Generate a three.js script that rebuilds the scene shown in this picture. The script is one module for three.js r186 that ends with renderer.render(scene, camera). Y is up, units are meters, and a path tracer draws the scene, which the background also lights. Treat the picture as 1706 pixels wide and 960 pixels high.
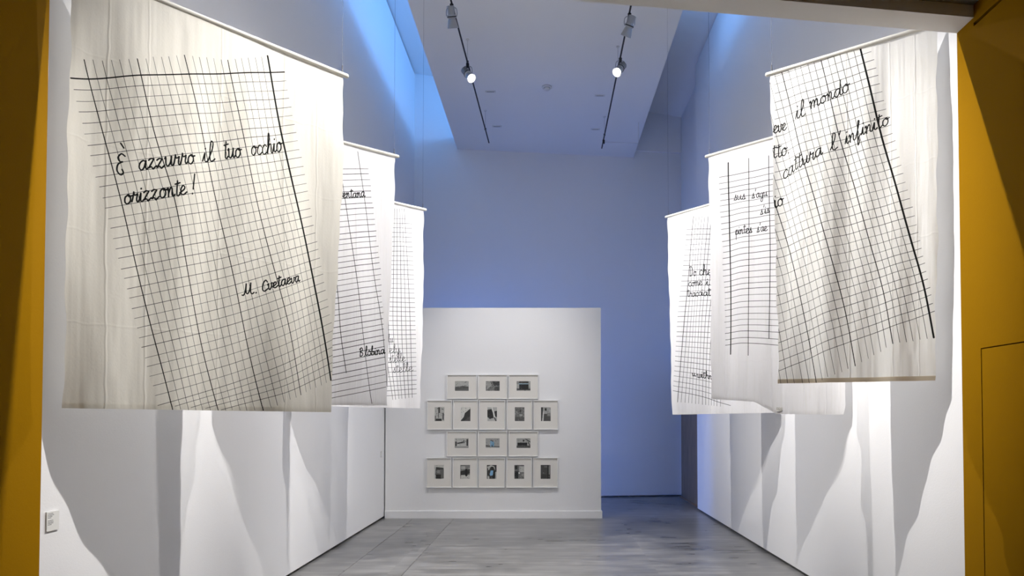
import * as THREE from 'three';
import { mergeGeometries } from 'three/addons/utils/BufferGeometryUtils.js';
import { RectAreaLightUniformsLib } from 'three/addons/lights/RectAreaLightUniformsLib.js';

// ---------------------------------------------------------------- camera, renderer, large lights
// y up, metres; d = distance into the gallery = -z; the camera stands in the ochre entrance
RectAreaLightUniformsLib.init();
const scene = new THREE.Scene();
scene.background = new THREE.Color(0x000000);
const renderer = new THREE.WebGLRenderer({ antialias: true });
renderer.toneMapping = THREE.LinearToneMapping;
renderer.toneMappingExposure = 1.68;
renderer.shadowMap.enabled = true;

const camera = new THREE.PerspectiveCamera(2 * Math.atan(480 / 1137) * 180 / Math.PI, 1706 / 960, 0.05, 60);
camera.position.set(0, 1.53, 0);
camera.rotation.x = Math.atan(28 / 1137);
camera.setViewOffset(1706, 960, 853 - 911, 480 - 667, 1706, 960);
camera.updateProjectionMatrix();
scene.add(camera);

const BLUE = new THREE.Color().setRGB(0.16, 0.42, 1.0);     // blue of the unseen sources above the raft
const BLUE2 = new THREE.Color().setRGB(0.12, 0.24, 1.0);    // deeper blue of the unseen low source behind the partition
const LAMP = new THREE.Color().setRGB(1.0, 0.965, 0.93);
function areaLight(color, intensity, w, h, pos, look) {
  const l = new THREE.RectAreaLight(color, intensity, w, h);
  l.position.set(...pos); l.lookAt(...look); scene.add(l); return l;
}
// unseen blue sources above the raft and behind the partition, placed to light walls
areaLight(BLUE, 2.2, 6.5, 0.62, [0.36, 7.16, -9.0], [-5, 7.16, -9.0]);
areaLight(BLUE, 2.2, 3.5, 0.5, [0.64, 7.1, -6.2], [5, 7.1, -6.2]);
areaLight(BLUE2, 3.8, 1.1, 1.9, [-2.40, 1.25, -11.4], [5, 1.25, -11.4]);

// ---------------------------------------------------------------- helpers
function rng(seed) { let a = seed >>> 0; return () => { a = (a + 0x6D2B79F5) | 0; let t = Math.imul(a ^ (a >>> 15), 1 | a); t = (t + Math.imul(t ^ (t >>> 7), 61 | t)) ^ t; return ((t ^ (t >>> 14)) >>> 0) / 4294967296; }; }
const used = {};
function numbered(n) { if (!(n in used)) { used[n] = 0; return n; } used[n]++; return n + '_' + String(used[n]).padStart(3, '0'); }
function mesh(name, geo, mat, parent) {
  const m = new THREE.Mesh(geo, mat); m.name = name; m.castShadow = true; m.receiveShadow = true;
  if (parent) parent.add(m); return m;
}
function structure(name, geo, mat, label, category) {
  const m = geo ? mesh(name, geo, mat) : new THREE.Group();
  m.name = name; scene.add(m); m.userData = { kind: 'structure', label, category }; return m;
}
function thing(name, label, category, pos = [0, 0, 0], group) {
  const g = new THREE.Group(); g.name = numbered(name); g.position.set(...pos);
  g.userData = { label, category }; if (group) g.userData.group = group;
  scene.add(g); return g;
}
// prism over a plan polygon of [x, d] points, from height y0 to y1
function plan(pts, y0, y1) {
  const s = new THREE.Shape(pts.map(p => new THREE.Vector2(p[0], p[1])));
  const g = new THREE.ExtrudeGeometry(s, { depth: y1 - y0, bevelEnabled: false });
  g.rotateX(-Math.PI / 2); g.translate(0, y0, 0); return g;
}
function box(x0, x1, y0, y1, d0, d1) {
  const g = new THREE.BoxGeometry(x1 - x0, y1 - y0, d1 - d0);
  g.translate((x0 + x1) / 2, (y0 + y1) / 2, -(d0 + d1) / 2); return g.toNonIndexed();
}
const merge = list => mergeGeometries(list.map(g => (g.index ? g.toNonIndexed() : g)));
function cyl(r0, r1, h, seg = 20) { return new THREE.CylinderGeometry(r1, r0, h, seg); }
function bar(a, b, r, seg = 8) {
  const A = new THREE.Vector3(...a), B = new THREE.Vector3(...b), L = A.distanceTo(B);
  const g = new THREE.CylinderGeometry(r, r, L, seg);
  g.applyQuaternion(new THREE.Quaternion().setFromUnitVectors(new THREE.Vector3(0, 1, 0), B.clone().sub(A).normalize()));
  g.translate((A.x + B.x) / 2, (A.y + B.y) / 2, (A.z + B.z) / 2); return g;
}
// tileable value noise
function noiseField(seed, n) { const r = rng(seed), a = new Float32Array(n * n); for (let i = 0; i < n * n; i++) a[i] = r(); return (x, y) => {
  const X = Math.floor(x), Y = Math.floor(y), fx = x - X, fy = y - Y, sx = fx * fx * (3 - 2 * fx), sy = fy * fy * (3 - 2 * fy);
  const g = (i, j) => a[((j % n + n) % n) * n + ((i % n + n) % n)];
  return (g(X, Y) * (1 - sx) + g(X + 1, Y) * sx) * (1 - sy) + (g(X, Y + 1) * (1 - sx) + g(X + 1, Y + 1) * sx) * sy; }; }
function dataTex(w, h, f, srgb, repeat = true) {
  const d = new Uint8Array(w * h * 4);
  for (let j = 0; j < h; j++) for (let i = 0; i < w; i++) { const c = f(i / w, j / h), k = (j * w + i) * 4; d[k] = c[0]; d[k + 1] = c[1]; d[k + 2] = c[2]; d[k + 3] = 255; }
  const t = new THREE.DataTexture(d, w, h); if (repeat) t.wrapS = t.wrapT = THREE.RepeatWrapping;
  t.magFilter = THREE.LinearFilter; t.minFilter = THREE.LinearFilter; if (srgb) t.colorSpace = THREE.SRGBColorSpace; t.needsUpdate = true; return t;
}

// ---------------------------------------------------------------- materials
const std = (o) => new THREE.MeshStandardMaterial(o);
const n8 = noiseField(3, 8), n32 = noiseField(4, 32), n128 = noiseField(5, 128), n256 = noiseField(6, 256);
const rollerTex = dataTex(512, 512, (u, v) => { const g = 255 * (0.5 * n128(u * 128, v * 128) + 0.5 * n256(u * 256, v * 256)); return [g, g, g]; });
const M = {
  white: std({ color: new THREE.Color().setRGB(0.875, 0.875, 0.88), roughness: 0.85, bumpMap: rollerTex, bumpScale: 0.0004 }),
  ceiling: std({ color: new THREE.Color().setRGB(0.87, 0.87, 0.87), roughness: 0.9 }),
  ochre: new THREE.MeshPhysicalMaterial({ color: new THREE.Color().setRGB(0.32, 0.157, 0.0006), roughness: 0.75, specularIntensity: 0.1, bumpMap: rollerTex, bumpScale: 0.0003 }),
  screed: std({ color: new THREE.Color().setRGB(0.3, 0.3, 0.3), roughness: 0.9 }),
  grey: std({ color: new THREE.Color().setRGB(0.3, 0.3, 0.3), roughness: 0.9 }),
  track: std({ color: new THREE.Color().setRGB(0.035, 0.03, 0.028), roughness: 0.5, metalness: 0.4 }),
  alu: std({ color: new THREE.Color().setRGB(0.42, 0.43, 0.45), roughness: 0.42, metalness: 0.75 }),
  black: std({ color: new THREE.Color().setRGB(0.015, 0.015, 0.016), roughness: 0.5 }),
  bulb: std({ color: 0xffffff, emissive: LAMP, emissiveIntensity: 3.5, roughness: 0.4 }),
  plastic: std({ color: new THREE.Color().setRGB(0.7, 0.7, 0.69), roughness: 0.5 }),
  steel: std({ color: new THREE.Color().setRGB(0.12, 0.12, 0.125), roughness: 0.4, metalness: 0.8 }),
  rod: std({ color: new THREE.Color().setRGB(0.74, 0.72, 0.66), roughness: 0.7 }),
  frame: std({ color: new THREE.Color().setRGB(0.84, 0.84, 0.83), roughness: 0.45 }),
  mat: std({ color: new THREE.Color().setRGB(0.80, 0.775, 0.72), roughness: 0.95 }),
  wood: std({ color: 0xffffff, roughness: 0.5, map: dataTex(256, 512, (u, v) => { const g = 0.8 + 0.25 * n128(u * 128, v * 8) + 0.12 * n256(u * 256, v * 32); return [140 * g, 116 * g, 94 * g]; }, true) }),
  unseen_pane: std({ color: 0x000000, emissive: BLUE, emissiveIntensity: 2.0, roughness: 0.3 }),  // glow of the unseen blue sources
};
{
  const tone = (u, v) => 0.3 * n8(u * 8, v * 8) + 0.3 * n128(u * 8, v * 64) + 0.18 * n32(u * 32, v * 32) + 0.22 * n256(u * 32, v * 192);
  M.floor = std({ color: 0xffffff, roughness: 1, map: dataTex(1024, 1024, (u, v) => { const s = tone(u, v), g = 70 + 108 * s; return [g, g * 0.995, g * 0.985]; }, true),
    roughnessMap: dataTex(512, 512, (u, v) => { const g = 255 * (0.22 + 0.2 * tone(u, v)); return [g, g, g]; }),
    bumpMap: rollerTex, bumpScale: 0.0001 });
}

// ---------------------------------------------------------------- the room
const XL = -2.465, XR = 2.47;                 // white side walls
const YL = -2.44, YR = 2.42;                  // ochre entrance walls
const portal = x => 3.638 + 0.1387 * x;       // far edge of the entrance lintel, in d
const farD = x => 12.90 + 0.1246 * x;         // far wall, in d

{ // floor: concrete cast in strips, with saw-cut joints along the hall
  const f = structure('floor', null, null, 'grey polished concrete floor with long saw cut joints', 'floor');
  mesh('screed', box(-2.9, 2.95, -0.14, -0.012, -3.7, 13.7), M.screed, f);
  const cuts = [-2.8, -2.01, -1.40, 2.85];
  for (let i = 0; i < 3; i++) {
    const x0 = cuts[i] + 0.002, x1 = cuts[i + 1] - 0.002;
    const g = new THREE.BoxGeometry(x1 - x0, 0.012, 17.2); g.translate((x0 + x1) / 2, -0.006, -5.0);
    const p = g.attributes.position, uv = g.attributes.uv;
    for (let k = 0; k < p.count; k++) uv.setXY(k, p.getX(k) / 4.2 + i * 0.37, p.getZ(k) / 4.2 + i * 0.21);
    mesh('concrete_slab', g, M.floor, f);
  }
}
{ // white side walls stand on recessed dark plinths
  structure('wall_left', plan([[XL, portal(XL)], [XL, farD(XL)], [-2.75, farD(-2.75)], [-2.75, portal(-2.75)]], 0.03, 7.93), M.white, 'tall white wall behind the cream hangings', 'wall');
  structure('baseboard_left', plan([[XL - 0.11, portal(XL)], [XL - 0.11, farD(XL)], [-2.75, farD(-2.75)], [-2.75, portal(-2.75)]], 0, 0.03), M.white, 'recessed plinth in the gap under the white wall with label', 'plinth');
  structure('wall_right', plan([[XR, portal(XR)], [2.57, portal(2.57)], [2.57, 11.22], [XR, 11.22]], 0.035, 7.36), M.white, 'tall white wall panel ending beside the brown door', 'wall');
  structure('baseboard_right', plan([[XR + 0.07, portal(XR)], [2.56, portal(2.57)], [2.56, 11.15], [XR + 0.07, 11.15]], 0, 0.035), M.white, 'recessed plinth in the gap under the free ending white wall', 'plinth');
  structure('wall_outer', box(2.625, 2.85, 0, 7.7, 3.6, 13.6), M.white, 'wall plane set back behind the right wall panel', 'wall');
  structure('wall_back', plan([[-2.9, farD(-2.9)], [2.85, farD(2.85)], [2.85, farD(2.85) + 0.2], [-2.9, farD(-2.9) + 0.2]], 0.03, 8.1), M.white, 'tall far wall washed with blue light', 'wall');
  structure('baseboard_back', plan([[-2.9, farD(-2.9) + 0.1], [2.85, farD(2.85) + 0.1], [2.85, farD(2.85) + 0.18], [-2.9, farD(-2.9) + 0.18]], 0, 0.03), M.white, 'recessed plinth in the gap under the far blue wall', 'plinth');
  structure('trim_1', plan([[1.68, farD(1.68) - 0.05], [2.62, farD(2.62) - 0.05], [2.62, farD(2.62) + 0.01], [1.68, farD(1.68) + 0.01]], 6.68, 7.45), M.white, 'shallow downstand high on the far wall beside the raft', 'trim');
}
{ // partition with its baseboard
  const p = structure('wall_partition', null, null, 'low white partition wall carrying the framed photographs', 'wall');
  mesh('panel', box(-2.445, 0.82, 0, 3.192, 10.35, 10.62), M.white, p);
  structure('baseboard_partition', merge([box(-2.445, 0.836, 0, 0.108, 10.332, 10.35), box(0.82, 0.836, 0, 0.108, 10.35, 10.62), box(-2.445, 0.836, 0.108, 0.112, 10.336, 10.35)]), M.white, 'white baseboard along the photograph partition', 'baseboard');
}
{ // entrance: ochre walls, lintel, low ceiling, back
  structure('wall_entrance_left', plan([[YL, -3.5], [YL, portal(YL)], [-2.75, portal(-2.75)], [-2.75, -3.5]], 0, 3.95), M.ochre, 'ochre yellow entrance wall beside the wall label', 'wall');
  const t = 0.006, dA = 3.797, dB = 2.86, hD = 1.914;
  structure('wall_entrance_right', merge([
    plan([[YR, dA], [YR, portal(YR)], [2.7, portal(2.7)], [2.7, dA]], 0, 3.745),
    plan([[YR, dA + 0.019], [YR, portal(YR)], [2.7, portal(2.7)], [2.7, dA + 0.019]], 3.745, 3.95),
    box(YR, 2.7, hD, 3.745, dB, dA), box(YR, 2.7, 0, 3.745, -3.5, dB), box(YR, 2.7, 3.764, 3.95, -3.5, dA + 0.019),
    box(YR + 0.045, 2.7, 0, hD, dB, dA)]), M.ochre, 'ochre yellow entrance wall with a flush hatch door', 'wall');
  structure('trim_2', box(YR + 0.13, 2.7, 3.745, 3.764, -3.5, dA + 0.019), M.ochre, 'recess of the slot running along the top of the ochre wall', 'slot');
  structure('door_1', box(YR + 0.001, YR + 0.044, 0.006, hD - t, dB + t, dA - t), M.ochre, 'flush ochre door leaf set in the ochre wall', 'door');
  const e = 0.16;
  structure('wall_front', plan([[-2.75, portal(-2.75) - e], [2.75, portal(2.75) - e], [2.75, portal(2.75)], [-2.75, portal(-2.75)]], 3.795, 8.1), M.white, 'white lintel and wall above the entrance opening', 'lintel');
  structure('ceiling_entrance', plan([[-2.75, -3.5], [2.7, -3.5], [2.7, portal(2.7) - e], [-2.75, portal(-2.75) - e]], 3.866, 4.0), M.grey, 'low grey ceiling of the entrance', 'ceiling');
  structure('wall_rear', box(-2.75, 2.7, 0, 4.0, -3.7, -3.5), M.grey, 'grey wall closing the entrance behind the viewer', 'wall');
}
{ // ceiling raft and upper ceiling
  structure('ceiling', plan([[-1.68, portal(-1.68)], [1.68, portal(1.68)], [1.68, farD(1.68)], [-1.68, farD(-1.68)]], 6.56, 6.78), M.ceiling, 'lowered white ceiling raft carrying two lamp tracks', 'ceiling');
  structure('added_upstand', box(1.6, 1.68, 6.78, 7.5, 9.6, 13.0), M.ceiling, 'added unseen upstand on the raft keeping blue light off the far right', 'wall');  // added out of view to keep the right shaft dark at its far end
  const s = new THREE.Shape([[-2.95, 8.01], [2.9, 7.345], [2.9, 7.6], [-2.95, 8.3]].map(p => new THREE.Vector2(...p)));
  const g = new THREE.ExtrudeGeometry(s, { depth: 10.6, bevelEnabled: false }); g.translate(0, 0, -13.6);
  structure('ceiling_upper', g, M.ceiling, 'sloping upper ceiling above the raft', 'ceiling');
}
{ // brown door at the end of the hall
  const d = structure('door_2', null, null, 'brown wooden door in the niche beyond the right wall', 'door');
  mesh('leaf', box(2.585, 2.62, 0.012, 2.35, 11.0, 13.14), M.wood, d);
  mesh('threshold', box(2.54, 2.62, 0.0, 0.010, 11.0, 13.14), M.wood, d);
}
function glazing(name, label, pos, turn, w, h, bars) { // glowing frame for an unseen blue source, facing +z before it is turned
  const g = structure(name, null, null, label, 'window'); g.position.set(...pos); g.rotation.y = turn;
  const parts = [[-w / 2, w / 2, h / 2, h / 2 + .05], [-w / 2, w / 2, -h / 2 - .05, -h / 2], [-w / 2 - .05, -w / 2, -h / 2 - .05, h / 2 + .05], [w / 2, w / 2 + .05, -h / 2 - .05, h / 2 + .05]];
  for (let i = 1; i < bars; i++) { const x = -w / 2 + w * i / bars; parts.push([x - .015, x + .015, -h / 2, h / 2]); }
  mesh('unseen_frame', merge(parts.map(([a, b, c, e]) => { const q = new THREE.BoxGeometry(b - a, e - c, 0.05); q.translate((a + b) / 2, (c + e) / 2, 0.0); return q; })), M.plastic, g);
  for (let i = 0; i < bars; i++) { const q = new THREE.BoxGeometry(w / bars - 0.03, h, 0.008); q.translate(-w / 2 + w * (i + .5) / bars, 0, 0); mesh('unseen_pane', q, M.unseen_pane, g); }
}
glazing('window_1', 'unseen long blue light source above the raft, placed to light the left wall', [0.41, 7.16, -9.0], -Math.PI / 2, 6.5, 0.62, 6);
glazing('window_2', 'unseen shorter blue light source above the raft, placed to light the right side', [0.59, 7.1, -6.2], Math.PI / 2, 3.5, 0.5, 3);
glazing('window_3', 'unseen blue light source behind the photograph partition, lighting the end of the right wall', [-2.437, 1.25, -11.4], Math.PI / 2, 1.1, 1.9, 2);

// ---------------------------------------------------------------- cloth hangings
// single-line handwriting: strokes per letter, x-height 1
const BOWL = [.8, .82, .5, 1, .16, .75, .1, .3, .35, 0, .62, .25, .8, .95];
const U1 = [0, .8, .1, .95, .14, .25, .36, 0, .62, .3, .75, .95];
const GLYPH = {
  a: [1.05, BOWL, [.8, .95, .78, .3, .92, .02, 1.1, .18]], b: [.85, [0, .1, .32, 1.2, .42, 1.9, .28, 2.05, .18, 1.4, .2, .15, .45, 0, .7, .4, .6, .82, .4, .7, .9, .7]],
  c: [.82, [.75, .8, .5, 1, .15, .7, .15, .2, .45, 0, .88, .22]], d: [1.05, BOWL, [.85, 2, .8, .8, .8, .2, .95, 0, 1.1, .15]],
  e: [.85, [0, .25, .55, .6, .6, .9, .35, 1, .12, .6, .2, .12, .5, 0, .9, .25]], f: [.8, [0, .1, .35, 1.2, .5, 1.95, .35, 2.05, .28, 1, .3, -.9, .5, -.6, .42, 0, .85, .25]],
  g: [1.05, BOWL, [.8, .95, .78, -.6, .5, -1, .22, -.7, .6, -.1, 1.1, .2]], h: [.98, [0, .1, .36, 1.3, .36, 2, .2, 1.9, .16, 0], [.16, .3, .4, .9, .65, .9, .7, .2, .85, 0, 1.02, .18]],
  i: [.5, [0, .1, .2, .95, .2, .2, .35, 0, .55, .18], [.22, 1.4, .25, 1.47]], l: [.58, [0, .1, .36, 1.2, .42, 1.9, .24, 2, .16, 1, .2, .15, .4, 0, .62, .2]],
  m: [1.35, [0, .78, .14, .95, .2, 0], [.2, .4, .42, .95, .58, .85, .6, 0], [.6, .4, .82, .95, 1, .85, 1.02, .2, 1.18, 0, 1.38, .18]], n: [.95, [0, .78, .14, .95, .2, 0], [.2, .4, .42, .95, .6, .85, .62, .2, .78, 0, .98, .18]],
  o: [.92, [.5, 1, .15, .75, .15, .2, .45, 0, .75, .3, .7, .85, .45, 1, .6, .78, .95, .85]], p: [.92, [0, .1, .2, .95, .2, -1], [.2, .4, .45, .95, .75, .7, .65, .1, .3, .08, .95, .15]],
  r: [.82, [0, .1, .12, .6, .2, 1.15], [.2, 1.15, .27, .82, .45, .8, .64, .9], [.64, .9, .55, .3, .66, 0, .86, .18]], s: [.72, [0, .05, .22, .5, .42, 1.15], [.42, 1.15, .42, .75, .56, .4, .4, .03, .1, .1], [.4, .03, .56, .06, .75, .2]],
  t: [.62, [.3, 1.7, .24, .3, .4, 0, .65, .2], [.02, 1.35, .62, 1.45]], u: [1, U1, [.75, .95, .72, .2, .88, 0, 1.05, .18]],
  v: [.85, [0, .8, .14, .95, .2, .2, .4, 0, .65, .4, .64, .95, .9, .85]], w: [1.2, [0, .8, .12, .95, .15, .2, .35, 0, .56, .3, .6, .9, .62, .2, .8, 0, 1, .4, 1, .95, 1.2, .85]],
  y: [1, U1, [.75, .95, .72, -.6, .5, -1, .22, -.7, .6, -.1, 1.05, .2]], z: [.92, [.05, .85, .3, 1, .62, .92], [.62, .92, .1, .08], [.1, .08, .38, .14, .55, -.1, .72, .02, .92, .18]],
  'È': [.9, [.85, 1.7, .5, 2, .2, 1.65, .36, 1.2, .62, 1.12], [.62, 1.12, .2, .9, .12, .25, .45, -.25, .72, -.1, .6, .3], [.42, 3.15, .72, 2.6]],
  M: [1.6, [0, .1, .2, .05, .4, .6, .5, 1.7], [.5, 1.7, .5, .5, .7, .15, .95, .6, 1.1, 1.7], [1.1, 1.7, 1.1, .4, 1.3, 0, 1.55, .15]], C: [1, [.95, 1.35, .65, 1.7, .22, 1.25, .15, .35, .5, 0, 1, .25]],
  B: [1.1, [.2, 1.9, .15, 0], [0, 1.7, .5, 2, .8, 1.5, .3, 1.05, .85, .7, .7, .1, .15, .05]], D: [1.2, [.25, 2, .2, .1], [0, 1.9, .6, 1.95, 1, 1.1, .7, .2, .1, .05]],
  '!': [.5, [.5, 2.2, .32, .55], [.22, .02, .25, .08]], "'": [.4, [.3, 2, .2, 1.55]], '.': [.4, [.2, .02, .24, .09]],
};
function spline(ctx, P) { // P: [[x, y], ...] smoothed
  ctx.beginPath(); ctx.moveTo(P[0][0], P[0][1]);
  for (let i = 0; i < P.length - 1; i++) {
    const a = P[Math.max(0, i - 1)], b = P[i], c = P[i + 1], d = P[Math.min(P.length - 1, i + 2)];
    for (let s = 1; s <= 6; s++) { const t = s / 6, t2 = t * t, t3 = t2 * t; const f = k => 0.5 * (2 * b[k] + (c[k] - a[k]) * t + (2 * a[k] - 5 * b[k] + 4 * c[k] - d[k]) * t2 + (3 * b[k] - a[k] - 3 * c[k] + d[k]) * t3); ctx.lineTo(f(0), f(1)); }
  }
  ctx.stroke();
}
function write(ctx, S, [txt, u0, v0, u1, v1, xh], w, rand) {
  let adv = 0; for (const ch of txt) adv += GLYPH[ch][0];
  let x = 0; ctx.lineWidth = w * S;
  for (const ch of txt) {
    const [a, ...st] = GLYPH[ch], jy = (rand() - .5) * .12, js = 1 + (rand() - .5) * .12;
    for (const s of st) { const P = []; for (let i = 0; i < s.length; i += 2) { const t = (x + s[i]) / adv; P.push([(u0 + (u1 - u0) * t) * S, (v0 + (v1 - v0) * t - (s[i + 1] * js + jy) * xh) * S]); } spline(ctx, P); }
    x += a;
  }
}
function family(ctx, S, curves, counts, thin, thick, rand, wob) { // lines interpolated between master curves
  for (let i = 0; i < curves.length; i++) {
    const n = i < curves.length - 1 ? counts[i] : 1;
    for (let k = 0; k < n; k++) {
      const t = k / n, A = curves[i], B = curves[Math.min(i + 1, curves.length - 1)];
      const jx = (rand() - .5) * wob, jy = (rand() - .5) * wob, first = k === 0;
      ctx.lineWidth = S * (first && thick[i] ? thick[i] : thin * (0.8 + 0.5 * rand()));
      spline(ctx, A.map((p, q) => [(p[0] + (B[q][0] - p[0]) * t + (first ? 0 : jx)) * S, (p[1] + (B[q][1] - p[1]) * t + (first ? 0 : jy)) * S]));
    }
  }
}
const clothBump = (() => { // creases of a folded sheet, small wrinkles and weave
  const cr = (x, c, w) => Math.max(0, 1 - Math.abs(x - c) / w);
  return dataTex(1024, 1024, (u, v) => {
    let g = 0.45 * n32(u * 32, v * 5 + 3 * n8(u * 8, v * 8)) + 0.14 * n128(u * 80, v * 10) + 0.02 * n256(u * 256, v * 256);
    for (const c of [.12, .24, .49, .74, .88]) g += 0.16 * cr(u + .004 * n32(v * 32, 1), c, .005);
    for (const c of [.2, .41, .62, .82]) g += 0.10 * cr(v + .006 * n32(u * 32, 7), c, .004) * n8(u * 8, c * 30);
    g += 0.10 * n32(u * 9 + v * 5, v * 3 - u * 2);
    g = Math.min(255, 255 * g * .85); return [g, g, g]; }, false);
})();
function edgeAt(list, v) { for (let i = 1; i < list.length; i++) if (v <= list[i][1] || i === list.length - 1) { const a = list[i - 1], b = list[i], t = Math.min(1, Math.max(0, (v - a[1]) / (b[1] - a[1]))); return a[0] + (b[0] - a[0]) * t; } return list[0][0]; }

function hanging(o) {
  const rand = rng(o.seed), A = new THREE.Vector3(o.A[0], o.H, -o.A[1]), B = new THREE.Vector3(o.B[0], o.H, -o.B[1]);
  const W = A.distanceTo(B), e = B.clone().sub(A).normalize(), HT = o.bottom.reduce((m, p) => Math.max(m, p[1]), 0), n = new THREE.Vector3().crossVectors(e, new THREE.Vector3(0, 1, 0));
  const root = thing('cloth_hanging', o.label, 'banner', [A.x, A.y, A.z], 'inked cloth hangings along both walls');
  // ink drawing
  const S = o.px, cv = document.createElement('canvas'); cv.width = Math.round(W * S); cv.height = Math.round(HT * S);
  const ctx = cv.getContext('2d'); ctx.fillStyle = o.cloth; ctx.fillRect(0, 0, cv.width, cv.height);
  for (let i = 0; i < 900; i++) { ctx.fillStyle = rand() < .5 ? 'rgba(120,110,80,0.018)' : 'rgba(255,255,255,0.03)'; const x = rand() * cv.width, y = rand() * cv.height; ctx.fillRect(x, y, (2 + rand() * 4), 40 + rand() * 300); }
  ctx.strokeStyle = o.ink || '#1c1c1c'; ctx.lineCap = 'round'; ctx.lineJoin = 'round';
  for (const f of o.lines) family(ctx, S, f.c, f.n, f.thin, f.thick || [], rand, f.wob ?? 0.006);
  for (const t of o.text) write(ctx, S, t, o.pen, rand);
  const map = new THREE.CanvasTexture(cv); map.colorSpace = THREE.SRGBColorSpace; map.anisotropy = 8;
  const mat = new THREE.MeshPhysicalMaterial({ color: 0xffffff, map, roughness: 1, side: THREE.DoubleSide, transmission: 0.22, thickness: 0, bumpMap: clothBump, bumpScale: 0.012, specularIntensity: 0.1 });
  // drape
  const ph = [rand() * 6, rand() * 6, rand() * 6, rand() * 6];
  const drape = (u, v) => { const k = Math.min(1, v / 0.5), s = u / W;
    return 1.5 * k * (0.010 * Math.sin(7 * s * o.folds / 2 + ph[0] + 0.8 * v) + 0.008 * Math.sin(17 * s + ph[1] - 1.6 * v) + 0.0045 * Math.sin(31 * s + ph[2] + 1.1 * v) + 0.010 * (v / HT) * Math.sin(11 * s + ph[3] - 2.2 * v)) + 0.004 * Math.sin(3 * v + 5 * s); };
  const wob = v => 0.004 * Math.sin(9 * v + ph[0]) + 0.003 * Math.sin(23 * v + ph[1]);
  function sheet(v0f, v1f, off, nu, nv) {
    const g = new THREE.PlaneGeometry(1, 1, nu, nv), p = g.attributes.position, uv = g.attributes.uv;
    for (let i = 0; i < p.count; i++) {
      const s = uv.getX(i), r = 1 - uv.getY(i); let u = s * W;
      const bot = edgeAt(o.bottom.map(q => [q[1], q[0]]), s * W);
      const v = v0f(bot) + (v1f(bot) - v0f(bot)) * r;
      const ul = edgeAt(o.left, v) + (v > .05 ? wob(v) : 0), ur = edgeAt(o.right, v) + (v > .05 ? wob(v + 4) : 0);
      u = ul + (ur - ul) * s;
      const q = e.clone().multiplyScalar(u).addScaledVector(n, drape(u, v) + off); p.setXYZ(i, q.x, -v, q.z);
      uv.setXY(i, u / W, 1 - v / HT);
    }
    g.computeVertexNormals(); return g;
  }
  mesh('cloth', sheet(b => 0, b => b, 0, 110, 130), mat, root);
  const hem = mesh('hem', mergeGeometries([sheet(b => b - 0.028, b => b + 0.001, 0.0022, 110, 3), sheet(b => b - 0.028, b => b + 0.001, -0.0022, 110, 3)]), o.hemTint ? new THREE.MeshPhysicalMaterial({ color: o.hemTint, map, roughness: 1, side: THREE.DoubleSide, transmission: 0.3, thickness: 0, specularIntensity: 0.1 }) : mat, root);
  hem.userData.label = 'stitched bottom hem';
  const P = (u, y = 0, w = 0) => { const q = e.clone().multiplyScalar(u).addScaledVector(n, w); return [q.x, y, q.z]; };
  const rod = mesh('rod', bar(P(-0.02), P(W + 0.02), 0.0145, 14), M.rod, root);
  for (const u of [-0.02, W + 0.02]) { const c = new THREE.SphereGeometry(0.0148, 12, 8); c.translate(...P(u)); mesh('end_cap', c, M.rod, rod); }
  for (const u of [0.012, W - 0.012]) {
    const x = A.x + e.x * u;
    if (Math.abs(x) > 1.9) { // the end by the wall rests on a small wall hook
      const wx = (x < 0 ? XL : XR) - A.x, q = P(u), h = mesh('wall_hook', bar([q[0], -0.012, q[2]], [wx, -0.012, q[2]], 0.003, 8), M.steel, root);
      const pl = new THREE.BoxGeometry(0.003, 0.03, 0.02); pl.translate(wx + (x < 0 ? 0.0015 : -0.0015), -0.012, q[2]); mesh('hook_plate', pl, M.steel, h); continue;
    }
    const top = (Math.abs(x) < 1.66 ? 6.56 : 7.677 - 0.1137 * x) - o.H;
    const w = mesh('suspension_wire', bar(P(u, 0.012), P(u, top), 0.0009, 6), M.steel, root); w.userData.label = 'thin steel suspension wire';
    const k = cyl(0.004, 0.003, 0.05, 8); k.translate(...P(u, 0.035)); mesh('wire_clamp', k, M.steel, root);
  }
  if (o.tag) { const c = document.createElement('canvas'); c.width = 64; c.height = 40; const x = c.getContext('2d'); x.fillStyle = '#e8e6e0'; x.fillRect(0, 0, 64, 40); x.fillStyle = '#555';
    for (let r = 0; r < 4; r++) for (let k = 0; k < 12; k++) if (rand() < .75) x.fillRect(4 + k * 4.8, 5 + r * 8, 3.4, 4);
    const t = new THREE.CanvasTexture(c); t.colorSpace = THREE.SRGBColorSpace;
    const g = new THREE.BoxGeometry(0.055, 0.032, 0.001); const m = mesh('care_tag', g, std({ map: t, roughness: 1 }), root);
    const side = n.z > 0 ? 1 : -1; m.position.set(...P(o.tag[0], -o.tag[1], drape(o.tag[0], o.tag[1]) + 0.012 * side)); m.rotation.y = Math.atan2(n.x * side, n.z * side); m.userData.label = 'small printed tag sewn near the hem'; }
  return root;
}
const V = (c, n, thin, thick, wob) => ({ c, n, thin, thick, wob });
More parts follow.
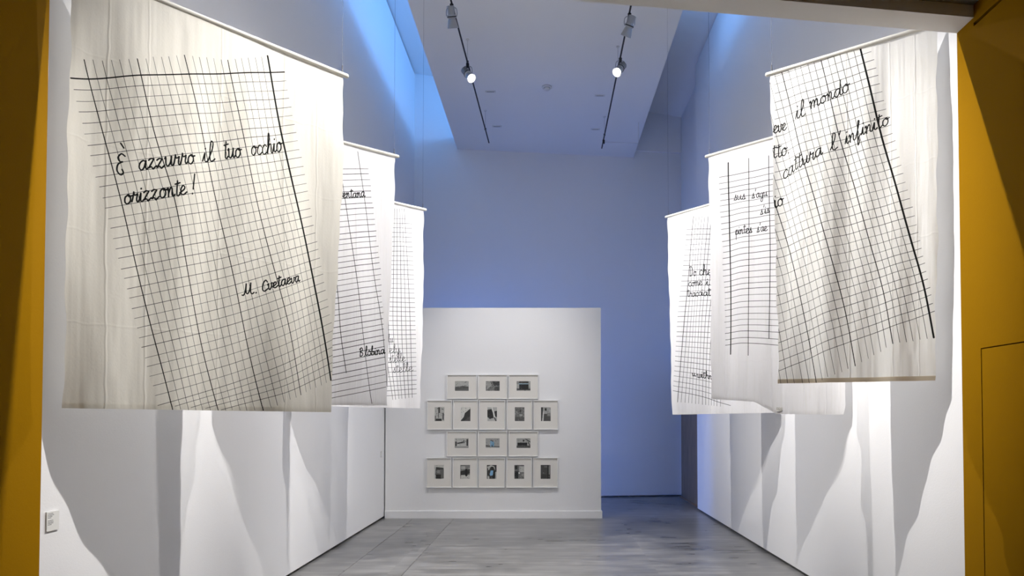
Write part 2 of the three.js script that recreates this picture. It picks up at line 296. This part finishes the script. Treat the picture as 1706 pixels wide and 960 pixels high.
hanging({ seed: 11, A: [-2.37, 3.33], B: [-1.335, 4.435], H: 3.78, px: 920, cloth: '#ebe8de', folds: 3, pen: 0.0072,
  label: 'cream cloth hanging inked with a grid and azzurro il tuo occhio orizzonte',
  left: [[0.005, 0], [0.016, .2], [0.009, 1.08], [0.013, 2.21]], right: [[1.51, 0], [1.469, 1.3], [1.447, 2.22]], bottom: [[0, 2.206], [1.515, 2.219]],
  lines: [
    V([[[0.076, 0.446], [0.159, 0.775], [0.242, 1.115], [0.32, 1.469], [0.403, 1.831], [0.494, 2.21]], [[0.304, 0.366], [0.386, 0.714], [0.49, 1.061], [0.562, 1.436], [0.643, 1.818], [0.748, 2.21]], [[0.535, 0.255], [0.627, 0.621], [0.718, 1.0], [0.811, 1.39], [0.901, 1.794], [1.003, 2.21]], [[0.771, 0.189], [0.855, 0.554], [0.941, 0.928], [1.04, 1.309], [1.139, 1.702], [1.221, 2.113]], [[1.006, 0.071], [1.09, 0.44], [1.176, 0.817], [1.274, 1.201], [1.364, 1.6], [1.446, 2.012]]], [6, 6, 6, 6], 0.0018, [.0045, .0045, .0045, .0045, .0105]),
    V([[[0.019, 0.565], [0.508, 0.373], [1.114, 0.126]], [[0.177, 1.18], [0.666, 0.978], [1.253, 0.726]], [[0.422, 2.188], [0.931, 2.014], [1.46, 1.746]], [[0.765, 2.209], [1.115, 2.104], [1.457, 1.952]]], [12, 20, 4], 0.002, [.0065])],
  text: [["azzurro", 0.32, 0.951, 0.593, 0.84, 0.05], ["il", 0.64, 0.818, 0.709, 0.789, 0.053], ["tuo", 0.76, 0.764, 0.854, 0.729, 0.055], ["occhio", 0.911, 0.704, 1.109, 0.617, 0.056], ["orizzonte", 0.257, 1.142, 0.551, 1.028, 0.049], ["!", 0.575, 1.019, 0.595, 1.012, 0.05], ["È", 0.22, 0.985, 0.261, 0.97, 0.05], ["M.", 0.871, 1.543, 0.959, 1.514, 0.04], ["Cvetaeva", 0.983, 1.504, 1.216, 1.407, 0.036]] });
hanging({ seed: 12, A: [-2.36, 4.985], B: [-1.304, 5.829], H: 3.78, px: 760, cloth: '#f0eff0', folds: 3, pen: 0.0075,
  label: 'white cloth hanging with ruled lines and ventana written near its rod',
  left: [[0, 0], [0.01, 2.15]], right: [[1.35, 0], [1.32, 1.1], [1.293, 2.153]], bottom: [[0, 2.153], [1.352, 2.153]],
  lines: [V([[[1.011, 0.045], [1.086, 0.522], [1.162, 1.007], [1.249, 1.494], [1.295, 1.995]], [[0.858, 0.193], [0.93, 0.67], [1.0, 1.154], [1.065, 1.644], [1.147, 2.137]], [[0.782, 0.675], [0.814, 0.977], [0.847, 1.281], [0.874, 1.587], [0.921, 1.89]]], [1, 1], 0.004, [.0042, .0042, .0042]),
    V([[[0.3, .38], [0.853, 0.229], [1.104, 0.167]], [[0.3, 1.14], [0.884, 0.99], [1.216, 0.894]], [[0.3, 1.85], [0.889, 1.693], [1.27, 1.593]], [[0.601, 2.144], [0.892, 2.079], [1.281, 1.995]]], [16, 15, 8], 0.0036, [], 0.014)],
  text: [["ventana", 0.85, 0.471, 1.076, 0.413, 0.042], ["B.", 1.023, 1.755, 1.075, 1.744, 0.037], ["lobina", 1.078, 1.742, 1.274, 1.71, 0.037]] });
hanging({ seed: 13, A: [-2.36, 6.45], B: [-1.333, 7.343], H: 3.78, px: 700, cloth: '#f0eff0', folds: 3, pen: 0.0052, ink: '#4a4a4c',
  label: 'white cloth hanging with a close grid and stelle written near the hem',
  left: [[0, 0], [0.01, 2.15]], right: [[1.36, 0], [1.343, .99], [1.32, 2.154]], bottom: [[0, 2.144], [1.361, 2.156]],
  lines: [V([[[0.951, 0.076], [0.936, 0.846], [0.919, 1.473], [0.998, 2.069]], [[1.127, 0.041], [1.155, 0.497], [1.195, 1.261], [1.225, 2.043]]], [6], 0.0042, []),
    V([[[0.722, 0.215], [0.959, 0.175], [1.214, 0.133]], [[0.728, 1.058], [0.964, 1.047], [1.241, 1.032]], [[0.801, 2.041], [1.005, 2.025], [1.275, 2.0]]], [18, 20], 0.0036, [])],
  text: [["lu", 0.953, 1.477, 1.009, 1.466, 0.044], ["ely", 0.961, 1.586, 1.093, 1.565, 0.044], ["stelle", 0.955, 1.686, 1.151, 1.66, 0.044], ["stelle", 1.004, 1.787, 1.23, 1.761, 0.047]] });
hanging({ seed: 14, A: [1.574, 4.754], B: [2.402, 4.14], H: 3.95, px: 920, cloth: '#efeeea', folds: 3, pen: 0.0068, hemTint: 0xded2c0,
  label: 'white cloth hanging inked with a slanted grid and cattura l infinito',
  left: [[0, 0], [0.02, 1.18], [0.045, 2.19]], right: [[1.031, 0], [1.019, 1.34], [0.989, 2.196]], bottom: [[0, 2.187], [1.031, 2.196]],
  lines: [V([[[0.573, -0.077], [0.644, 0.277], [0.709, 0.622], [0.791, 0.963], [0.866, 1.295], [0.94, 1.619], [0.989, 1.934]], [[0.307, -0.167], [0.386, 0.208], [0.458, 0.573], [0.548, 0.934], [0.63, 1.284], [0.709, 1.625], [0.762, 1.956]], [[0.022, -0.263], [0.113, 0.155], [0.2, 0.561], [0.302, 0.961], [0.399, 1.348], [0.48, 1.722], [0.538, 2.087]], [[-0.285, -0.366], [-0.182, 0.091], [-0.081, 0.535], [0.033, 0.969], [0.145, 1.39], [0.227, 1.795], [0.294, 2.19]], [[-0.616, -0.478], [-0.504, 0.001], [-0.393, 0.466], [-0.27, 0.92], [-0.147, 1.359], [-0.06, 1.781], [0.013, 2.192]]], [6, 6, 6, 6], 0.0022, [.0105, .005, .005, .005, .003]),
    V([[[0.029, 0.03], [0.391, 0.017], [0.647, 0.001]], [[0.027, 0.328], [0.388, 0.301], [0.701, 0.271]], [[0.018, 1.372], [0.455, 1.282], [0.903, 1.225]], [[0.046, 2.1], [0.522, 1.923], [0.996, 1.774]]], [5, 17, 11], 0.0026, [])],
  text: [["eve", 0.016, 0.429, 0.105, 0.414, 0.051], ["il", 0.175, 0.372, 0.24, 0.363, 0.056], ["mondo", 0.27, 0.332, 0.521, 0.272, 0.053], ["tto.", 0.008, 0.603, 0.125, 0.583, 0.051], ["cattura", 0.073, 0.761, 0.351, 0.657, 0.054], ["l'", 0.401, 0.643, 0.468, 0.631, 0.054], ["infinito", 0.489, 0.618, 0.752, 0.542, 0.051], ["io", 0.012, 0.95, 0.074, 0.936, 0.054]] });
hanging({ seed: 15, A: [1.497, 6.27], B: [2.38, 5.47], H: 3.95, px: 760, cloth: '#f0eff0', folds: 4, pen: 0.0062, tag: [0.648, 2.352],
  label: 'white cloth hanging with a sagging hem, a thick upright line and pintes',
  left: [[0, 0], [0.018, 1.065], [0.028, 2.26]], right: [[1.192, 0], [1.192, 2.33], [1.17, 2.4]], bottom: [[0, 2.255], [0.283, 2.276], [0.42, 2.285], [0.614, 2.394], [1.192, 2.4]],
  lines: [V([[[0.202, 0.115], [0.201, 0.655], [0.198, 1.852]], [[0.399, 0.125], [0.397, 1.067], [0.385, 1.877]], [[0.587, 0.152], [0.591, 0.992], [0.571, 1.74]]], [1, 1], 0.004, [.0105, .005, .005]),
    V([[[0.115, 0.229], [0.355, 0.243], [0.893, 0.272]], [[0.13, 0.972], [0.378, 0.97], [0.936, 0.998]], [[0.146, 1.767], [0.372, 1.767], [0.853, 1.833]]], [14, 15], 0.0034, [], 0.012)],
  text: [["sus", 0.252, 0.469, 0.368, 0.483, 0.041], ["s'agu", 0.424, 0.49, 0.574, 0.501, 0.04], ["s'is", 0.504, 0.65, 0.591, 0.652, 0.037], ["pintes", 0.265, 0.784, 0.425, 0.794, 0.043], ["s'ae", 0.469, 0.797, 0.568, 0.802, 0.04]] });
hanging({ seed: 16, A: [1.457, 8.184], B: [2.38, 7.1], H: 3.95, px: 700, cloth: '#f0eff0', folds: 3, pen: 0.0085,
  label: 'white cloth hanging with a leaning grid and the word tracciat',
  left: [[0, 0], [0.036, 1.738], [0.052, 2.13], [0.078, 2.39]], right: [[1.424, 0], [1.40, 2.38]], bottom: [[0, 2.391], [1.424, 2.376]],
  lines: [V([[[0.392, 0.088], [0.314, 0.771], [0.245, 1.362], [0.16, 2.243]], [[0.914, 0.206], [0.85, 0.855], [0.795, 1.417], [0.76, 2.303]]], [13], 0.0036, [.0065]),
    V([[[0.296, 0.219], [0.572, 0.27], [1.14, 0.367]], [[0.166, 1.176], [0.566, 1.209], [1.205, 1.266]], [[0.084, 2.106], [0.455, 2.179], [0.878, 2.294]]], [16, 16], 0.0036, [])],
  text: [["Do", 0.327, 0.78, 0.43, 0.789, 0.056], ["che", 0.477, 0.789, 0.622, 0.802, 0.056], ["come", 0.309, 0.89, 0.514, 0.909, 0.046], ["i", 0.555, 0.915, 0.597, 0.918, 0.045], ["tracciat", 0.291, 1.011, 0.612, 1.04, 0.046], ["u.", 0.35, 1.946, 0.414, 1.949, 0.038], ["withn", 0.422, 1.963, 0.634, 1.993, 0.042]] });

// ---------------------------------------------------------------- framed photographs on the partition
const SC = 109.86, fx = x => (x - 911) / SC, fy = y => 1.53 - (y - 695) / SC;      // partition elevation drawing: 109.86 units to the metre
// each picture: shapes as [grey or css colour, x0, y0, x1, y1, ...] polygons in a 100 x 70 (or 70 x 100) sheet
const g = v => `rgb(${v},${v},${v * 0.97 | 0})`;
const R = (c, x, y, w, h) => [c, x, y, x + w, y, x + w, y + h, x, y + h];
const PICS = [
  { l: 'framed photograph of dark hills under a pale sky', bg: 178, n: 25, s: [[g(120), 0, 40, 25, 38, 55, 32, 80, 36, 100, 38, 100, 70, 0, 70], [g(85), 0, 44, 40, 42, 60, 36, 100, 42, 100, 52, 0, 56], [g(100), 0, 56, 100, 52, 100, 70, 0, 70]] },
  { l: 'framed photograph of tangled pale and dark undergrowth', bg: 120, n: 130, s: [[g(60), 45, 0, 100, 0, 100, 30, 60, 34], [g(70), 60, 45, 100, 35, 100, 70, 65, 70], [g(160), 0, 10, 30, 0, 42, 30, 10, 60]] },
  { l: 'framed photograph of a dark opening under a pale blue line', bg: 140, n: 50, s: [R(g(70), 20, 0, 65, 16), R(g(35), 20, 22, 65, 32), R(g(170), 0, 22, 18, 30), R('#9fc3d8', 16, 18, 68, 4), R(g(40), 0, 54, 100, 8), R(g(165), 85, 0, 15, 40)] },
  { l: 'framed photograph of a cracked pale wall with a dark heap', bg: 185, n: 60, s: [R(g(70), 26, 0, 12, 42), R(g(110), 24, 42, 6, 34), R(g(60), 56, 40, 8, 50), R(g(45), 4, 82, 46, 16), R(g(120), 0, 60, 10, 36)] },
  { l: 'framed photograph of a black slope against blank sky', bg: 215, n: 18, s: [[g(52), 70, 8, 52, 24, 30, 42, 22, 70, 0, 96, 0, 100, 70, 100], [g(80), 70, 60, 45, 80, 20, 100, 70, 100]] },
  { l: 'framed photograph of a pale pole crossing dark foliage', bg: 190, n: 40, s: [[g(45), 0, 20, 30, 14, 40, 40, 45, 76, 20, 84, 2, 70], [g(50), 50, 30, 70, 26, 70, 74, 56, 66], [g(225), 30, 0, 38, 0, 58, 76, 50, 78], [g(70), 46, 70, 56, 74, 66, 98, 58, 100]] },
  { l: 'framed photograph of a mottled grey stone wall', bg: 118, n: 120, s: [R(g(70), 34, 18, 12, 18), R(g(165), 34, 50, 20, 14), R(g(85), 0, 70, 70, 30), R(g(150), 8, 30, 14, 12)] },
  { l: 'framed photograph of a pale house front with one dark window', bg: 165, n: 45, s: [R(g(55), 0, 0, 14, 100), R(g(40), 28, 8, 12, 18), R(g(85), 20, 48, 50, 52), R(g(130), 44, 40, 26, 24), [g(205), 14, 30, 24, 30, 16, 100, 8, 100]] },
  { l: 'framed photograph of a pale courtyard with dark posts', bg: 195, n: 50, s: [R(g(60), 84, 8, 12, 46), R(g(70), 4, 24, 12, 32), [g(55), 16, 34, 60, 24, 74, 34, 20, 40], R(g(150), 0, 58, 100, 12), R(g(110), 60, 14, 10, 20)] },
  { l: 'framed photograph of two small blue figures by a grey wall', bg: 165, n: 28, s: [[g(95), 0, 48, 40, 54, 100, 58, 100, 64, 0, 60], R(g(190), 0, 64, 100, 6), R(g(50), 36, 12, 7, 8), R(g(50), 46, 16, 7, 8), R('#7fa9c4', 33, 20, 12, 40), R('#6f9bb8', 46, 24, 14, 34), R(g(60), 42, 50, 8, 10)] },
  { l: 'framed photograph of a long black trough beside a branch', bg: 165, n: 45, s: [R(g(30), 8, 32, 68, 20), R(g(80), 0, 52, 100, 18), [g(45), 45, 12, 58, 12, 52, 26, 46, 24], [g(40), 66, 4, 100, 26, 100, 32, 62, 8], [g(60), 80, 30, 86, 30, 100, 54, 96, 58]] },
  { l: 'framed photograph of a figure bent under a dark bundle', bg: 205, n: 50, s: [[g(60), 14, 16, 66, 22, 68, 40, 50, 52, 10, 40], [g(105), 10, 40, 70, 30, 70, 95, 40, 100, 8, 70], R(g(40), 12, 68, 36, 30), [g(140), 24, 34, 44, 40, 38, 60, 20, 56]] },
  { l: 'framed photograph of a tall dark figure on a bright path', bg: 130, n: 70, s: [R(g(185), 6, 10, 30, 20), [g(50), 0, 46, 70, 30, 70, 60, 0, 80], R(g(205), 6, 72, 62, 28), [g(28), 36, 30, 50, 30, 52, 74, 42, 84, 34, 72]] },
  { l: 'framed photograph of a figure in a bright blue shirt', bg: 60, n: 80, s: [[g(200), 4, 14, 30, 2, 54, 12, 60, 40, 46, 14, 28, 14, 14, 40], [g(35), 30, 16, 46, 18, 46, 38, 30, 38], ['#86b4d8', 28, 40, 46, 40, 54, 70, 26, 78, 20, 68], [g(30), 46, 40, 60, 48, 58, 90, 40, 98], R(g(190), 60, 50, 10, 50), R(g(195), 6, 80, 12, 20)] },
  { l: 'framed photograph of a pale gate amid dark leaves', bg: 110, n: 90, s: [R(g(190), 34, 10, 34, 42), R(g(120), 38, 10, 2, 42), R(g(45), 2, 8, 20, 24), R(g(40), 0, 46, 28, 50), R(g(235), 30, 54, 9, 9), R(g(150), 50, 62, 16, 20)] },
  { l: 'framed photograph of a nearly black doorway with pale jamb', bg: 72, n: 16, s: [R(g(105), 26, 8, 22, 12), R(g(35), 48, 0, 8, 100), R(g(140), 57, 4, 8, 64), R(g(60), 0, 70, 46, 30)] },
];
function picture(k, x0, x1, y0, y1) {
  const pc = PICS[k], X0 = fx(x0), X1 = fx(x1), Y1 = fy(y0), Y0 = fy(y1), w = X1 - X0, h = Y1 - Y0, land = w > h;
  const root = thing('picture_frame', pc.l, 'picture', [(X0 + X1) / 2, Y0, -10.35], 'framed photographs on the partition');
  const rect = (a, b, c, d) => new THREE.Shape([[a, c], [b, c], [b, d], [a, d]].map(p => new THREE.Vector2(...p)));
  const hole = (s, a, b, c, d) => { s.holes.push(new THREE.Path([[a, c], [a, d], [b, d], [b, c]].map(p => new THREE.Vector2(...p)))); return s; };
  const t = 0.012;
  const fr = new THREE.ExtrudeGeometry(hole(rect(-w / 2, w / 2, 0, h), -w / 2 + t, w / 2 - t, t, h - t), { depth: 0.032, bevelEnabled: true, bevelSize: 0.0015, bevelThickness: 0.0015, bevelSegments: 1, bevelOffset: -0.0015 }); fr.translate(0, 0, 0.0035);
  mesh('frame', fr, M.frame, root);
  const pw = (land ? 23 : 16) / SC, ph = (land ? 16 : 23) / SC, cy = h / 2 + (land ? 0.012 : 0.012);
  const mt = new THREE.ExtrudeGeometry(hole(rect(-w / 2 + t, w / 2 - t, t, h - t), -pw / 2, pw / 2, cy - ph / 2, cy + ph / 2), { depth: 0.003, bevelEnabled: false }); mt.translate(0, 0, 0.019);
  mesh('mat_board', mt, M.mat, root);
  const cw = land ? 100 : 70, ch = land ? 70 : 100, q = 1.6, c = document.createElement('canvas'); c.width = cw * q; c.height = ch * q;
  const x = c.getContext('2d'), rand = rng(500 + k); x.scale(q, q); x.fillStyle = g(pc.bg); x.fillRect(0, 0, cw, ch);
  const speck = (n, al) => { for (let i = 0; i < n; i++) { const v = rand() < .55 ? 20 + rand() * 50 : 170 + rand() * 60; x.fillStyle = `rgba(${v | 0},${v | 0},${v | 0},${al})`; x.fillRect(rand() * cw, rand() * ch, 1 + rand() * 7, 1 + rand() * 5); } };
  speck(pc.n, .45);
  for (const s of pc.s) { x.fillStyle = s[0]; x.beginPath(); for (let i = 1; i < s.length; i += 2) i === 1 ? x.moveTo(s[i], s[i + 1]) : x.lineTo(s[i], s[i + 1]); x.closePath(); x.fill(); }
  speck(pc.n, .22);
  const tex = new THREE.CanvasTexture(c); tex.colorSpace = THREE.SRGBColorSpace;
  const pg = new THREE.BoxGeometry(pw + 0.006, ph + 0.006, 0.002); pg.translate(0, cy, 0.0175);
  mesh('photograph', pg, std({ map: tex, roughness: 0.6 }), root);
  mesh('backing', (() => { const b = new THREE.BoxGeometry(w - 2 * t, h - 2 * t, 0.012); b.translate(0, h / 2, 0.008); return b; })(), M.mat, root);
}
{
  const r3 = [[744.5, 794.5], [796.5, 845.5], [847.5, 897]], r5 = [[711.8, 753.5], [755.2, 796.8], [798.2, 842], [844.6, 887], [888.8, 930]];
  let k = 0;
  for (const [a, b] of r3) picture(k++, a, b, 624.3, 665.2);
  for (const [a, b] of r5) picture(k++, a, b, 667, 716.2);
  for (const [a, b] of r3) picture(k++, a, b, 718.6, 760.8);
  for (const [a, b] of r5) picture(k++, a - .6, b - .4, 762.4, 812.4);
}

// ---------------------------------------------------------------- lamp tracks, spotlights, ceiling fittings
const TY = 6.25;
function trackRail(label, x0, x1, d0, d1) {
  const t = thing('lighting_track', label, 'track', [(x0 + x1) / 2, TY, -(d0 + d1) / 2]);
  const cx = (x0 + x1) / 2, cd = (d0 + d1) / 2;
  mesh('rail', bar([x0 - cx, 0, -(d0 - cd)], [x1 - cx, 0, -(d1 - cd)], 0.011, 8), M.track, t);
  for (const f of [0.06, 0.36, 0.66, 0.93]) {
    const x = x0 + (x1 - x0) * f - cx, d = d0 + (d1 - d0) * f - cd;
    const st = mesh('drop_rod', bar([x, 0.01, -d], [x, 6.56 - TY, -d], 0.0015, 6), M.steel, t);
    const c = cyl(0.022, 0.022, 0.012, 14); c.translate(x, 6.56 - TY - 0.006, -d); mesh('ceiling_rose', c, M.plastic, st);
    const k = cyl(0.016, 0.016, 0.03, 12); k.translate(x, 0.004, -d); mesh('clip', k, M.steel, t);
  }
  return t;
}
const xl = d => -1.10 + 0.0225 * (d - 7), xr = d => 0.965;
trackRail('dark lamp track on the raft, near the bright blue wall', xl(3.8), xl(11.63), 3.8, 11.63);
trackRail('dark lamp track with a thin cross feed rod at its end', xr(0), xr(0), 3.85, 11.87);
{
  const t = thing('feed_rod', 'thin pale feed rod from the lamp track to the raft edge', 'rod', [0.965, TY - 0.05, -11.48]);
  mesh('conduit', bar([0.014, 0, 0], [0.60, 0, -0.05], 0.006, 8), M.plastic, t);
  mesh('elbow', bar([0.60, -0.004, -0.05], [0.60, 0.36, -0.05], 0.006, 8), M.plastic, t);
  const c = cyl(0.02, 0.02, 0.06, 12); c.translate(0, 0.005, 0); mesh('connector', c, M.black, t);
}
function spot(label, x, d, target, cd, angle, penumbra = 0.6) {
  const root = thing('track_spotlight', label, 'spotlight', [x, TY, -d], 'spotlights on the lamp tracks');
  const pivot = new THREE.Vector3(0, -0.15, 0), dir = new THREE.Vector3(...target).sub(new THREE.Vector3(x, TY - 0.15, -d)).normalize();
  const q = new THREE.Quaternion().setFromUnitVectors(new THREE.Vector3(0, -1, 0), dir);
  const place = (m) => { m.position.copy(pivot); m.quaternion.copy(q); return m; };
  const ad = cyl(0.017, 0.022, 0.05, 12); ad.translate(0, -0.038, 0); mesh('adapter', ad, M.black, root);
  // yoke
  const yk = new THREE.TubeGeometry(new THREE.CatmullRomCurve3([[0, -0.04, 0], [-.05, -0.06, 0], [-.062, -0.11, 0], [-.058, -0.15, 0]].map(p => new THREE.Vector3(...p))), 12, 0.005, 6);
  const yk2 = yk.clone(); yk2.rotateY(Math.PI); mesh('yoke', merge([yk, yk2]), M.alu, root);
  const lathe = (pts) => new THREE.LatheGeometry(pts.map(p => new THREE.Vector2(p[0], p[1])), 28);
  const hs = place(mesh('housing', lathe([[0, .105], [.03, .105], [.036, .10], [.036, .02], [.05, .012], [.052, -.004], [.05, -.02], [.03, -.03], [0, -.03]]), M.alu, root));
  const fins = []; for (let i = 0; i < 7; i++) { const f = cyl(0.047, 0.047, 0.005, 20); f.translate(0, 0.03 + i * 0.011, 0); fins.push(f); }
  mesh('heat_sink', merge(fins), M.alu, hs);
  const ringG = cyl(0.0535, 0.0535, 0.012, 24); ringG.translate(0, -0.006, 0); mesh('collar', ringG, M.black, hs);
  place(mesh('reflector', lathe([[.034, -.022], [.040, -.04], [.050, -.075], [.060, -.12], [.064, -.122], [.063, -.118], [.053, -.074], [.045, -.038], [.036, -.022]]), M.alu, root));
  const lens = cyl(0.043, 0.043, 0.006, 24); lens.translate(0, -0.09, 0); place(mesh('lens', lens, M.bulb, root)).userData.label = 'glowing lamp face';
  const l = new THREE.SpotLight(LAMP, cd, 0, angle, penumbra, 2); const at = new THREE.Vector3(x, TY - 0.15, -d).addScaledVector(dir, 0.13);
  l.position.copy(at); l.target.position.set(...target); l.castShadow = true; l.shadow.radius = 1.2; scene.add(l, l.target);
}
const GAIN = 1.0;
spot('spotlight aimed at the right hangings, beside the smoke detector on the blue wall track', xl(8.98), 8.98, [1.95, 1.6, -6.2], 36 * GAIN, 0.6, 0.8);
spot('spotlight aimed at the left hangings from the track with the feed rod', xr(), 8.84, [-1.9, 1.6, -5.4], 32 * GAIN, 0.6, 0.8);
spot('downward spotlight lighting the photographs from the track by the blue wall', xl(7.67), 7.67, [-0.75, 1.6, -10.35], 13.5 * GAIN, 0.42, 1);
spot('downward spotlight lighting the photographs from the feed rod track', xr(), 7.85, [-0.75, 1.6, -10.35], 13.5 * GAIN, 0.42, 1);
spot('added fill spotlight aimed at the floor, out of view on the track by the blue wall', xl(6.2), 6.2, [-0.6, 0, -7.4], 22 * GAIN, 0.5, 1);  // added fill lamps: floor bounce lifts the ambient light of the hall
spot('added fill spotlight aimed at the floor, out of view on the feed rod track', xr(), 6.3, [-0.5, 0, -7.4], 22 * GAIN, 0.5, 1);
// out of view lamps nearer the entrance, each placed to light one opposite hanging
[[4.3, [1.9, 3.1, -4.52], 'first right', 74], [4.75, [1.75, 3.15, -6.05], 'second right', 50], [5.4, [1.65, 3.15, -7.95], 'third right', 52]].forEach(([d, t, w, cd]) => spot('out of view track spotlight aimed across the hall at the ' + w + ' hanging', xl(d), d, t, cd * GAIN, 0.31, 1));
[[3.95, [-1.75, 3.0, -3.98], 'first left', 68], [4.35, [-1.52, 3.2, -5.62], 'second left', 43], [5.0, [-1.5, 3.15, -7.2], 'third left', 45]].forEach(([d, t, w, cd]) => spot('out of view track spotlight aimed across the hall at the ' + w + ' hanging', xr(), d, t, cd * GAIN, d > 4.2 ? 0.27 : 0.31, 1));
{
  const s = thing('smoke_detector', 'small round white smoke detector under the ceiling raft', 'detector', [0, 6.56, -10.28]);
  const L = (p) => new THREE.LatheGeometry(p.map(a => new THREE.Vector2(...a)), 24);
  mesh('base', L([[0, 0], [.075, 0], [.075, -.012], [.06, -.018], [0, -.018]]), M.plastic, s);
  mesh('sensor_head', L([[0, -.018], [.048, -.018], [.044, -.04], [.03, -.052], [0, -.054]]), M.plastic, s);
  const spots = [[-0.87, 10.42, 'by the smoke detector, toward the blue wall'], [0.83, 10.55, 'by the smoke detector, toward the feed rod track'], [-0.86, 11.68, 'near the far wall, toward the blue wall'], [0.85, 11.8, 'near the far wall, beside the feed rod']];
  for (const [x, d, w] of spots) { const c = thing('ceiling_cover', 'flush pale cover plate in the raft ' + w, 'cover', [x, 6.56, -d]); const q = new THREE.BoxGeometry(0.16, 0.008, 0.05); q.translate(0, -0.004, 0); mesh('plate', q, M.plastic, c); const r = new THREE.BoxGeometry(0.11, 0.003, 0.012); r.translate(0, -0.0095, 0); mesh('slot', r, M.grey, c); }
}

// ---------------------------------------------------------------- small things on the left wall
{
  const c = document.createElement('canvas'); c.width = 128; c.height = 128; const x = c.getContext('2d'), rand = rng(77); x.fillStyle = '#e6e6e2'; x.fillRect(0, 0, 128, 128); x.fillStyle = '#3a3a3a';
  for (const [y, n] of [[10, 7], [20, 8], [29, 7], [38, 6], [56, 7], [66, 8], [75, 7], [84, 5]]) { let k = 10; for (let i = 0; i < n; i++) { const w = 3 + rand() * 6; x.fillRect(k, y, w, 4); k += w + 2; } }
  const t = new THREE.CanvasTexture(c); t.colorSpace = THREE.SRGBColorSpace;
  const s = thing('wall_label', 'small square caption card on the wall beside the ochre entrance', 'label', [XL + 0.0005, 0.965, -3.41]);
  const b = new THREE.BoxGeometry(0.007, 0.096, 0.085); b.translate(0.0035, 0.048, 0); mesh('card', b, M.plastic, s);
  const p = new THREE.PlaneGeometry(0.083, 0.094); p.rotateY(Math.PI / 2); p.translate(0.0074, 0.048, 0); mesh('printed_sheet', p, std({ map: t, roughness: 0.9 }), s);
  const w = thing('wall_plate', 'tiny white cover plate beside the partition corner', 'plate', [XL + 0.0005, 0.93, -10.16]);
  const g1 = new THREE.BoxGeometry(0.008, 0.09, 0.06); g1.translate(0.004, 0.045, 0); mesh('plate', g1, M.plastic, w);
  const g2 = new THREE.BoxGeometry(0.003, 0.05, 0.03); g2.translate(0.0095, 0.045, 0); mesh('rocker', g2, M.frame, w);
}
renderer.render(scene, camera);
